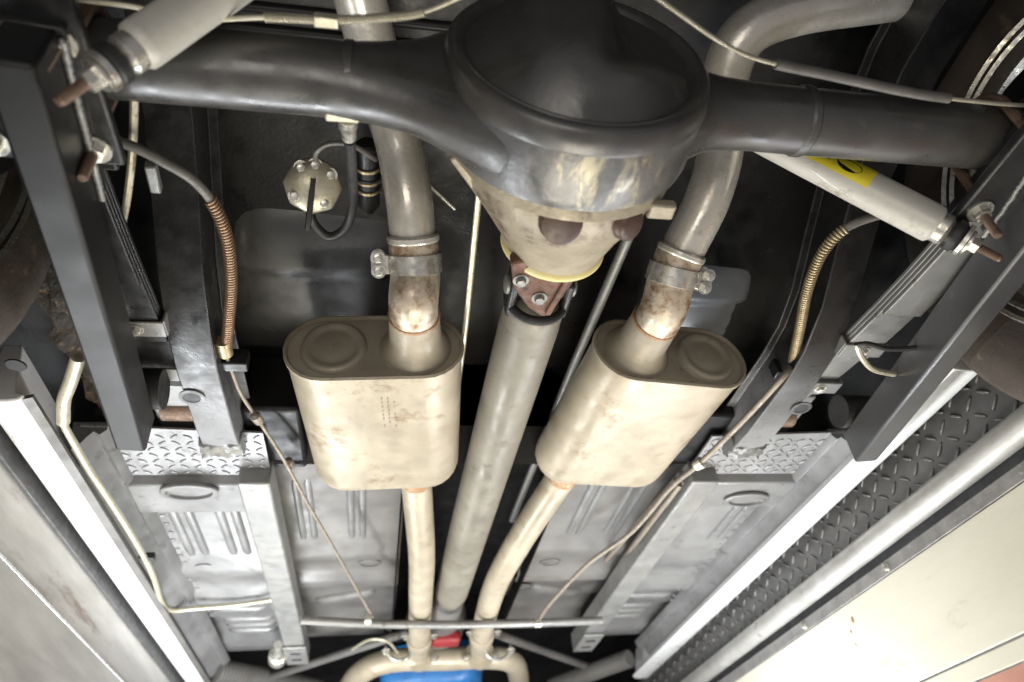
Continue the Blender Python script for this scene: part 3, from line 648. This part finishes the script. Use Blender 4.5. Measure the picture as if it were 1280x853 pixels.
# ------------------------------------------------------------------ leaf springs
SPX = .540
def leafspring(s, label):
    root = empty('leaf_spring', (s * SPX, .445, 1.64), label, 'leaf spring', 'rear leaf springs')
    mat = GREYSTEEL
    def z0(y): return 1.656 + .07 * ((y - .445) / .62) ** 2
    for i, (ya, yb) in enumerate(((-.15, 1.10), (-.05, .98), (.06, .84), (.18, .70))):
        mb = MB(); pts = [V(s * SPX, ya + (yb - ya) * k / 16, z0(ya + (yb - ya) * k / 16) - i * .0072) for k in range(17)]
        mb.sweep(pts, [(-.031, -.0033), (.031, -.0033), (.031, .0033), (-.031, .0033)])
        build(mb, 'leaf', RAIL if s < 0 else GREYSTEEL, root, bevel=.0015)
    for y in (.80, .93):
        z = z0(y) - .010
        c = build(MB().box((s * SPX, y, z - .012), (.074, .030, .004)), 'spring_clip', GREYSTEEL, root, bevel=.0015)
        for q in (-1, 1): build(MB().box((s * SPX + q * .0365, y, z + .006), (.004, .030, .034)), 'clip_side', GREYSTEEL, c, bevel=.0015)
        build(MB().bolt((s * SPX, y, z - .014), (0, 0, -1), .007, .007), 'clip_bolt', ZINC, c)
    # front eye and hanger
    build(MB().lathe([(-.036, .026), (.036, .026)], (s * SPX, 1.085, z0(1.085) - .006), (1, 0, 0), 24), 'spring_eye', RUSTBOLT, root)
    build(MB().box((s * SPX, 1.07, 1.735), (.095, .13, .05)), 'hanger', SILVER, root, bevel=.004)
    # lower plate, u-bolts with long rusty threads
    pl = build(MB().box((s * SPX, .405, 1.626), (.135, .190, .012)), 'spring_plate', RAIL, root, bevel=.003)
    for dx_ in (-.045, .045):
        for dy in (-.055, .055):
            q = V(s * SPX + dx_, .425 + dy, 1.620)
            b_ = build(MB().lathe([(0, .0052)] + [(.004 + i * .0012, .0054 if i % 2 else .0046) for i in range(34)] + [(.046, .0042)], q, (0, 0, -1), 12), 'u_bolt_thread', RUSTBOLT, pl)
            build(MB().bolt(q, (0, 0, -1), .010, .012), 'u_bolt_nut', ZINC, pl)
    return root
leafspring(-1, 'dark leaf spring pack beside the left traction bar')
leafspring(1, 'pale grey leaf spring pack beside the right traction bar')

# ------------------------------------------------------------------ traction bars
TBAR_LIT = M('lit_bar_paint', (.050, .050, .052), (.075, .075, .077), 8, .34, .2, (.12, .118, .115), .2, 30, spec=.7, rvar=.05, bump=.05)  # paler copy of the bar paint, stands in for light reflected off the bar
def tbar(s, p0, p1, label):
    root = empty('traction_bar', p0, label, 'traction bar', 'square traction bars')
    build(MB().bar(p0, p1, .040, .060), 'bar_tube', TBAR if s < 0 else TBAR_LIT, root, bevel=.0045)
    p0 = Vector(p0); p1 = Vector(p1); t = (p1 - p0).normalized()
    build(MB().bar(p0 + t * .0 + V(0, 0, .034), p0 + t * .18 + V(0, 0, .034), .052, .010), 'mount_plate', RAIL, root, bevel=.002)
    wb = [p0 + t * (.01 + .0035 * k) + V(-s * .023, 0, .027 + random.uniform(-.001, .001)) for k in range(52)]
    build(MB().tube(wb, [.0026 + .0016 * abs(math.sin(k * 1.4)) for k in range(52)], 7), 'weld_bead', GREYSTEEL, root, angle=80)
    e = p1 - t * .03
    build(MB().lathe([(-.03, .030), (.03, .030)], e + V(0, 0, .058), (1, 0, 0), 24), 'snubber', RUBBER, root)
    return root
tbar(-1, (-.5085, .350, 1.582), (-.561, .958, 1.591), 'long black square traction bar beside the left tyre')
tbar(1, (.527, .335, 1.591), (.632, 1.010, 1.604), 'black square traction bar beside the right white sill')

# ------------------------------------------------------------------ shock absorbers
def shock(p0, p1, rad, label, tag=None):
    p0 = Vector(p0); p1 = Vector(p1); t = (p1 - p0).normalized(); L_ = (p1 - p0).length
    root = empty('shock_absorber', p0, label, 'shock absorber', 'shock absorbers')
    body = build(MB().lathe([(.0, rad * .80), (.004, rad * .98), (.010, rad), (L_ - .01, rad), (L_, rad * .9)], p0, t, 40), 'body', SHOCK, root, angle=40)
    build(MB().lathe([(-.016, rad * .55), (-.010, rad * .82), (.001, rad * .82)], p0, t, 32), 'end_washer', ZINC, root)
    build(MB().lathe([(-.030, rad * .70), (-.026, rad * .86), (-.018, rad * .86), (-.014, rad * .6)], p0, t, 32), 'rubber_bush', RUBBER, root)
    build(MB().lathe([(-.038, rad * .55), (-.036, rad * .84), (-.031, rad * .84), (-.030, rad * .5)], p0, t, 32), 'cup_washer', ZINC, root)
    build(MB().bolt(p0 - t * .038, -t, .010, .014), 'mount_nut', ZINC, root)
    build(MB().lathe([(.045, .0052)] + [(.046 + i * .0012, .0054 if i % 2 else .0046) for i in range(27)] + [(.080, .0042)], p0, -t, 12), 'mount_stud', RUSTBOLT, root)
    return root, body, p0, t
shock(A(168, 62, z=1.605), A(345, -60, z=1.74), .0215, 'cream shock absorber above the left end of the axle')
shr, shb, sp, stt = shock(A(1172, 283, z=1.625), A(945, 165, z=1.80), .0240, 'cream shock absorber with yellow label beneath the right axle tube')
# yellow wrap label with black emblem
view = (CAM - (sp + stt * .13)).normalized(); u_ = (view - stt * view.dot(stt)).normalized(); w_ = stt.cross(u_)
def onshock(d, ang, r=.0245): return sp + stt * d + (u_ * math.cos(ang) + w_ * math.sin(ang)) * r
def wrap(d0, d1, a0, a1, r, n=10, m=6):
    vs = [onshock(d0 + (d1 - d0) * i / m, a0 + (a1 - a0) * j / n, r) for i in range(m + 1) for j in range(n + 1)]
    fs = [(i * (n + 1) + j, i * (n + 1) + j + 1, (i + 1) * (n + 1) + j + 1, (i + 1) * (n + 1) + j) for i in range(m) for j in range(n)]
    return MB().add(vs, fs)
lbsign = 1 if (w_.dot(V(0, -1, .5)) > 0) else -1
lb = build(wrap(.095, .215, lbsign * .05, lbsign * 1.9, .02425), 'label', YELLOW, shr, angle=80, label='yellow label with a black emblem')
def ink(poly, r=.0244):
    return MB().add([onshock(d, lbsign * a, r) for d, a in poly], [tuple(range(len(poly)))])
em = build(ink([(.128 + .017 * math.cos(t), .72 + .38 * math.sin(t)) for t in [2 * math.pi * k / 24 for k in range(24)]]), 'emblem', BLACKINK, lb, angle=80)
for k, (d, a, l) in enumerate(((.120, .62, .010), (.126, .75, .012), (.133, .86, .010), (.131, .58, .008))):
    build(ink([(d, a), (d + l * .6, a + .12), (d + l, a + .05), (d + l * .5, a + .03)], .0246), 'emblem_stroke', YELLOW, em, angle=80)
for k in range(6):
    d = .152 + k * .009
    build(ink([(d, .5), (d + .006, .5), (d + .008, .9), (d + .002, .9)]), 'letter_stroke', BLACKINK, lb, angle=80)

# ------------------------------------------------------------------ cables, hoses and lines
def coil(path, r, wire, pitch, name, mat, parent):
    """spring wrap round a path, as rings of a helix"""
    pts = path; L_ = [0]
    for i in range(1, len(pts)): L_.append(L_[-1] + (pts[i] - pts[i - 1]).length)
    tot = L_[-1]; n = int(tot / pitch * 10); out = []; a = (pts[1] - pts[0]).orthogonal().normalized(); j = 0
    for k in range(n + 1):
        s_ = tot * k / n
        while j < len(pts) - 2 and L_[j + 1] < s_: j += 1
        f_ = (s_ - L_[j]) / max(L_[j + 1] - L_[j], 1e-6); p = pts[j].lerp(pts[j + 1], f_); t = (pts[j + 1] - pts[j]).normalized()
        a = (a - t * a.dot(t)).normalized(); b = t.cross(a); an = 2 * math.pi * k / 10
        out.append(p + (a * math.cos(an) + b * math.sin(an)) * r)
    return build(MB().tube(out, wire, 5), name, mat, parent, angle=80)

pcl = empty('parking_brake_cable', A(283, 440, z=1.68), 'parking brake cable with copper coil wrap left of the left muffler', 'brake cable', 'parking brake cables')
p = spline([A(110, 165, z=1.68), A(165, 183, z=1.68), A(205, 203, z=1.68), A(242, 226, z=1.68), A(268, 258, z=1.68), A(284, 300, z=1.68), A(289, 350, z=1.68), A(286, 400, z=1.68), A(282, 442, z=1.68)], 8)
build(MB().tube(p, .0058, 12), 'sheath', CABLE, pcl, angle=60)
coil(p[30:], .0066, .0019, .0048, 'coil_wrap', COPPER, pcl)
build(MB().lathe([(0, .011), (.03, .011), (.034, .008)], p[-1] - V(0, .03, 0), (0, 1, 0), 16), 'end_ferrule', BRASSY, pcl)
p2 = spline([p[-1], A(300, 490, z=1.68), A(322, 524, z=1.68), A(352, 570, z=1.668), A(385, 630, z=1.65), A(420, 690, z=1.645), A(448, 740, z=1.635), A(466, 772, z=1.622)], 8)
build(MB().tube(p2, .0032, 8), 'inner_cable', WIRE, pcl, angle=60)
for px, py in ((322, 524), (362, 580)):
    build(MB().lathe([(-.014, .004), (-.010, .009), (.008, .008), (.014, .004)], A(px, py, z=1.675), (.3, 1, 0), 10), 'cable_clamp', WIRE, pcl)
build(MB().box(A(278, 450, z=1.688), (.075, .02, .03)), 'cable_bracket', RAIL, pcl, bevel=.002)
build(MB().bar(A(188, 205, z=1.68), A(196, 238, z=1.685), .012, .012), 'cable_guide', GREYSTEEL, pcl, bevel=.002)

pcr = empty('parking_brake_cable', A(990, 455, z=1.68), 'parking brake cable with brassy coil wrap beside the right rail', 'brake cable', 'parking brake cables')
p = spline([A(1180, 262, z=1.70), A(1116, 266, z=1.695), A(1062, 283, z=1.69), A(1030, 313, z=1.685), A(1010, 360, z=1.68), A(1000, 410, z=1.68), A(990, 456, z=1.68)], 8)
build(MB().tube(p, .0058, 12), 'sheath', CABLE, pcr, angle=60)
coil(p[17:], .0066, .0019, .0048, 'coil_wrap', BRASSY, pcr)
p2 = spline([p[-1], A(977, 474, z=1.650), A(925, 530, z=1.645), A(874, 580, z=1.645), A(838, 610, z=1.655), A(790, 665, z=1.652), A(735, 705, z=1.645), A(690, 752, z=1.630), A(672, 777, z=1.622)], 8)
build(MB().tube(p2, .0052, 10), 'inner_cable', WIRE, pcr, angle=60)
build(MB().box(A(986, 462, z=1.69), (.06, .02, .03)), 'cable_bracket', RAIL, pcr, bevel=.002)
build(MB().lathe([(-.012, .006), (-.008, .012), (.008, .011), (.012, .006)], A(874, 580, z=1.645), (-.6, 1, 0), 12), 'cable_clamp', ZINC, pcr)
for k, (a, b) in enumerate((((845, 600), (768, 688)), ((850, 606), (786, 690)))):
    single(MB().tube(spline([A(a[0], a[1], z=1.662), A((a[0] + b[0]) / 2, (a[1] + b[1]) / 2, z=1.665), A(b[0], b[1], z=1.70), A(b[0] - 10, b[1] + 12, z=1.735)], 6), .006, 10), 'brake_pipe', WIRE, ('thin tan pipe beside the right muffler, nearer the driveshaft', 'thin tan pipe beside the right muffler, nearer the frame connector')[k], 'pipe', 'thin pipes by the right muffler')

# hard line along the back of the axle
bl = empty('brake_line', A(410, 24, z=1.66), 'thin spring-wrapped brake line above the left axle tube', 'brake line', 'axle brake lines')
p = spline([A(85, -2, z=1.66), A(165, 8, z=1.66), A(250, 24, z=1.662), A(330, 22, z=1.662), A(410, 25, z=1.66), A(480, 22, z=1.655), A(530, 15, z=1.648), A(590, -10, z=1.64)], 8)
build(MB().tube(p, .0024, 8), 'line', LINE, bl, angle=60)
coil(p[24:49], .0034, .0012, .0028, 'spring_wrap', LINE, bl)
build(MB().box(A(408, 26, z=1.657), (.022, .010, .010)), 'line_clip', LINE, bl, bevel=.001)
bl = empty('brake_line', A(950, 75, z=1.66), 'thin bare brake line above the right axle tube', 'brake line', 'axle brake lines')
p = spline([A(800, -18, z=1.63), A(850, 18, z=1.64), A(900, 52, z=1.65), A(950, 75, z=1.66), A(1040, 95, z=1.67), A(1150, 118, z=1.67), A(1240, 129, z=1.67), A(1300, 133, z=1.67)], 8)
build(MB().tube(p, .0024, 8), 'line', LINE, bl, angle=60)
build(MB().tube(p[26:44], .0055, 10), 'line_sleeve', CABLE, bl, angle=60)
# brake hose with white tee
bh = empty('brake_hose', A(432, 148, z=1.70), 'black brake hose hanging from a white tee fitting under the axle', 'brake hose')
build(MB().bar(A(406, 141, z=1.662), A(450, 144, z=1.662), .014, .014, (0, 1, 0)), 'tee_fitting', LINE, bh, bevel=.003)
build(MB().lathe([(0, .010), (.015, .010), (.018, .008), (.036, .008)], A(434, 148, z=1.665), A(438, 190, z=1.69) - A(434, 148, z=1.665), 16), 'hose_end', ZINC, bh)
build(MB().tube(spline([A(437, 176, z=1.68), A(440, 215, z=1.72), A(441, 255, z=1.76), A(432, 285, z=1.77), A(412, 296, z=1.775), A(394, 282, z=1.78), A(387, 262, z=1.785), A(388, 240, z=1.79)], 8), .0065, 12), 'hose', RUBBER, bh, angle=60)
# domed sender cover
c = A(391, 232, z=1.80); vd = (CAM - c).normalized(); nrm = (vd + V(0, -.1, -.2)).normalized()
sc_ = empty('sender_cover', c, 'round cream metal cover with bolts on the black rear floor', 'cover')
build(MB().lathe([(-.03, .034), (-.010, .040), (.0, .040), (.006, .034), (.012, .020), (.014, .001)], c, nrm, 8), 'cover_plate', LINE, sc_, bevel=.003)
a_ = nrm.cross(V(0, 0, 1)).normalized(); b_ = nrm.cross(a_)
for t in (40, 130, 220, 310, 270):
    build(MB().bolt(c + (a_ * math.cos(R_(t)) + b_ * math.sin(R_(t))) * .028 + nrm * .004, nrm, .006, .007), 'cover_bolt', ZINC, sc_)
build(MB().tube([c + nrm * .012 - b_ * .01, c + nrm * .014 + b_ * .030, c + b_ * .06], .004, 8), 'cover_wire', RUBBER, sc_)
single(MB().tube(spline([c + b_ * -.03 + nrm * .0, A(396, 190, z=1.80), A(412, 180, z=1.80), A(440, 182, z=1.80), A(470, 200, z=1.82)], 6), .0035, 8), 'vent_pipe', CABLE, 'thin dark pipe arching over the round cream cover', 'pipe')
# filter cylinder behind the left tailpipe
c0 = A(459, 178, z=1.85); c1 = A(461, 262, z=1.85)
ff = empty('inline_filter', (c0 + c1) / 2, 'dark banded inline filter cylinder beside the left tailpipe', 'filter'); L_ = (c1 - c0).length
build(MB().lathe([(0, .012), (.004, .016), (L_ * .45, .016), (L_ * .46, .018), (L_ * .60, .018), (L_ * .61, .0165), (L_ * .9, .0165), (L_, .011)], c0, c1 - c0, 24), 'filter_body', RAIL, ff)
for u in (.30, .48, .62): build(MB().lathe([(L_ * u, .0175), (L_ * u + .001, .0195), (L_ * u + .005, .0195), (L_ * u + .006, .0175)], c0, c1 - c0, 24, caps=False), 'band', BRASSY, ff)
single(MB().lathe([(0, .007), (.012, .007), (.013, .0035), (.075, .0035)], A(520, 216, z=1.815), A(578, 270, z=1.79) - A(520, 216, z=1.815), 12), 'bleed_screw', ZINC, 'small steel rod poking out right of the left tailpipe', 'rod')
# thin beige line beside the driveshaft
single(MB().tube(spline([A(600, 232, z=1.72), A(596, 270, z=1.72), A(590, 330, z=1.71), A(584, 390, z=1.70), A(578, 440, z=1.70), A(570, 500, z=1.70)], 6), .0045, 10), 'vent_line', LINE, 'thin beige line running down between left muffler and driveshaft', 'pipe')
single(MB().tube([A(800, 262, z=1.74), A(720, 450, z=1.72), A(684, 540, z=1.72), A(640, 650, z=1.72)], .008, 12), 'vent_line', GREYSTEEL, 'thin grey pipe between the driveshaft and the right muffler', 'pipe')
single(MB().tube(spline([A(168, 110, z=1.70), A(166, 180, z=1.70), A(160, 240, z=1.69), A(152, 285, z=1.69)], 6), .0045, 10), 'vent_line', LINE, 'thin beige line beside the left leaf spring', 'pipe')
# fuel line along the left sill
fu = empty('fuel_line', A(100, 560, z=1.66), 'beige steel fuel line bending along the left sill and across the floor', 'fuel line')
pp = [A(98, 446, z=1.630), A(88, 478, z=1.630), A(80, 500, z=1.630), A(79, 527, z=1.630), A(92, 553, z=1.630), A(115, 592, z=1.630), A(150, 645, z=1.630), A(178, 692, z=1.630), A(192, 722, z=1.632), A(203, 755, z=1.640), A(215, 763, z=1.650), A(240, 761, z=1.662), A(290, 757, z=1.672), A(345, 749, z=1.675)]
build(MB().tube(spline(pp, 6), .0058, 12), 'line', LINE, fu, angle=60)
build(MB().tube(spline(pp[:4], 6), .0095, 14), 'hose_sleeve', LINE, fu, angle=60)
build(MB().box(A(184, 696, z=1.636), (.03, .014, .014)), 'clip', RUBBER, fu, bevel=.002)
# black clip wires on the right spring
single(MB().tube(spline([A(1068, 432, z=1.615), A(1085, 430, z=1.61), A(1110, 436, z=1.61), A(1150, 433, z=1.612), A(1166, 412, z=1.62)], 6), .004, 8), 'wire_tie', RUBBER, 'black wire looped over the right leaf spring', 'wire')
single(MB().tube(spline([A(1070, 430, z=1.615), A(1078, 448, z=1.61), A(1092, 462, z=1.61), A(1118, 468, z=1.612)], 6), .0045, 8), 'brake_wire', LINE, 'short tan wire end hanging at the right leaf spring', 'wire')

# ------------------------------------------------------------------ tyres
for s, lab in ((-1, 'dusty brown tyre at the left edge beside the traction bar'), (1, 'dark tyre at the right edge behind the traction bar')):
    root = empty('wheel_assembly', (s * .76, .445, 1.69), lab, 'wheel', 'rear wheels')
    prof = [(-.085, .19), (-.105, .215), (-.114, .27), (-.106, .315), (-.085, .335), (.060, .335), (.08, .31), (.09, .26), (.075, .19)]
    build(MB().lathe(prof, (s * .752, .435, 1.69), (s, 0, 0), 64, caps=False), 'tyre', TYRE, root, angle=40)
    build(MB().lathe([(-.090, .196), (-.094, .188), (-.088, .180), (-.05, .172), (.0, .168), (.08, .18)], (s * .752, .435, 1.69), (s, 0, 0), 64, caps=False), 'rim', ZINC, root, angle=40)
    for rr in (.206, .222):
        build(MB().lathe([(-.108, rr - .004), (-.113, rr), (-.108, rr + .004)], (s * .752, .435, 1.69), (s, 0, 0), 64, caps=False), 'rim_lip', ZINC, root, angle=60)

# ------------------------------------------------------------------ side walls of the lift bay
lw = empty('lift_side_panel', (-.80, 1.6, 1.40), 'polished metal side panel below the left white sill', 'side panel', 'side panels beside the car')
xl = -.775
build(MB().box((xl - .008, 1.75, 1.626), (.016, 2.9, .036)), 'edge_strip', DARKSTRIP, lw, bevel=.003)
build(MB().box((xl - .010, 1.75, 1.5545), (.004, 2.9, .107)), 'upper_sheet', POLISH, lw)
build(MB().lathe([(0, .0035), (2.9, .0035)], (xl - .006, .30, 1.499), (0, 1, 0), 12), 'bead', BRIGHT, lw)
build(MB().box((xl - .006, 1.75, 1.345), (.004, 2.9, .304)), 'lower_sheet', POLISH, lw)
rw = empty('lift_tread_panel', (.80, 1.6, 1.58), 'black tread plate side panel with steel rail below the right white sill', 'tread plate panel', 'side panels beside the car')
xr = .775
build(MB().box((xr + .003, 1.75, 1.595), (.006, 2.9, .13)), 'tread_plate', TREADBLK, rw)
TR_B = tread_mesh('tread', .031, .0075, .0038, TREADTOP)
tpp = [o for o in bpy.data.objects if o.name.startswith('tread_plate')][0]
cnt = 0
for i in range(58):
    for j in range(5):
        y = .62 + i * .037 + (.008 if j % 2 else 0); z = 1.645 - j * .028
        if cnt >= 300: break
        o = share(TR_B, 'tread', tpp, (xr, y, z), None); cnt += 1
        # local -z (the raised side) turned to -x, alternating slant
        m = Matrix(((0, 0, 1), (1, 0, 0), (0, 1, 0))).to_4x4()      # x->y, y->z, z->x
        o.rotation_euler = (m @ Matrix.Rotation(R_(38 if (i + j) % 2 else -38), 4, 'Z')).to_euler()
build(MB().lathe([(0, .0235), (2.9, .0235)], (xr - .010, .30, 1.526), (0, 1, 0), 28), 'steel_rail', TUBESTEEL, rw, label='bright round steel rail')
build(MB().box((xr + .004, 1.75, 1.476), (.008, 2.9, .026)), 'angle_strip', GREYANGLE, rw, bevel=.002)
build(MB().box((xr + .024, 1.75, 1.509), (.008, 2.9, .045)), 'rail_shade', DARKSTRIP, rw)  # dark backing strip put in as the shade below the rail
build(MB().bolt((xr, 1.60, 1.475), (-1, 0, 0), .006, .008), 'strip_screw', ZINC, rw); build(MB().bolt((xr, 1.25, 1.475), (-1, 0, 0), .006, .008), 'strip_screw', ZINC, rw)
cp = empty('cream_panel', (.79, 1.75, 1.3), 'cream painted wall panel with small brown stains at the lower right', 'wall panel')
build(MB().box((xr + .004, 1.75, 1.3695), (.008, 2.9, .185)), 'upper_board', CREAM, cp, bevel=.002)
build(MB().box((xr + .005, 1.75, 1.2585), (.008, 2.9, .031)), 'middle_board', CREAM, cp, bevel=.002)
build(MB().box((xr + .004, 1.75, 1.140), (.008, 2.9, .200)), 'lower_board', PINK, cp)
for px, py, a in ((1066, 775, .005), (1064, 790, .003), (1070, 806, .0025)):
    patch(A(px, py, x=xr + .0), a * 1.5, a, (-1, 0, .001), RUSTWELD, 'stain', cp, .0004)
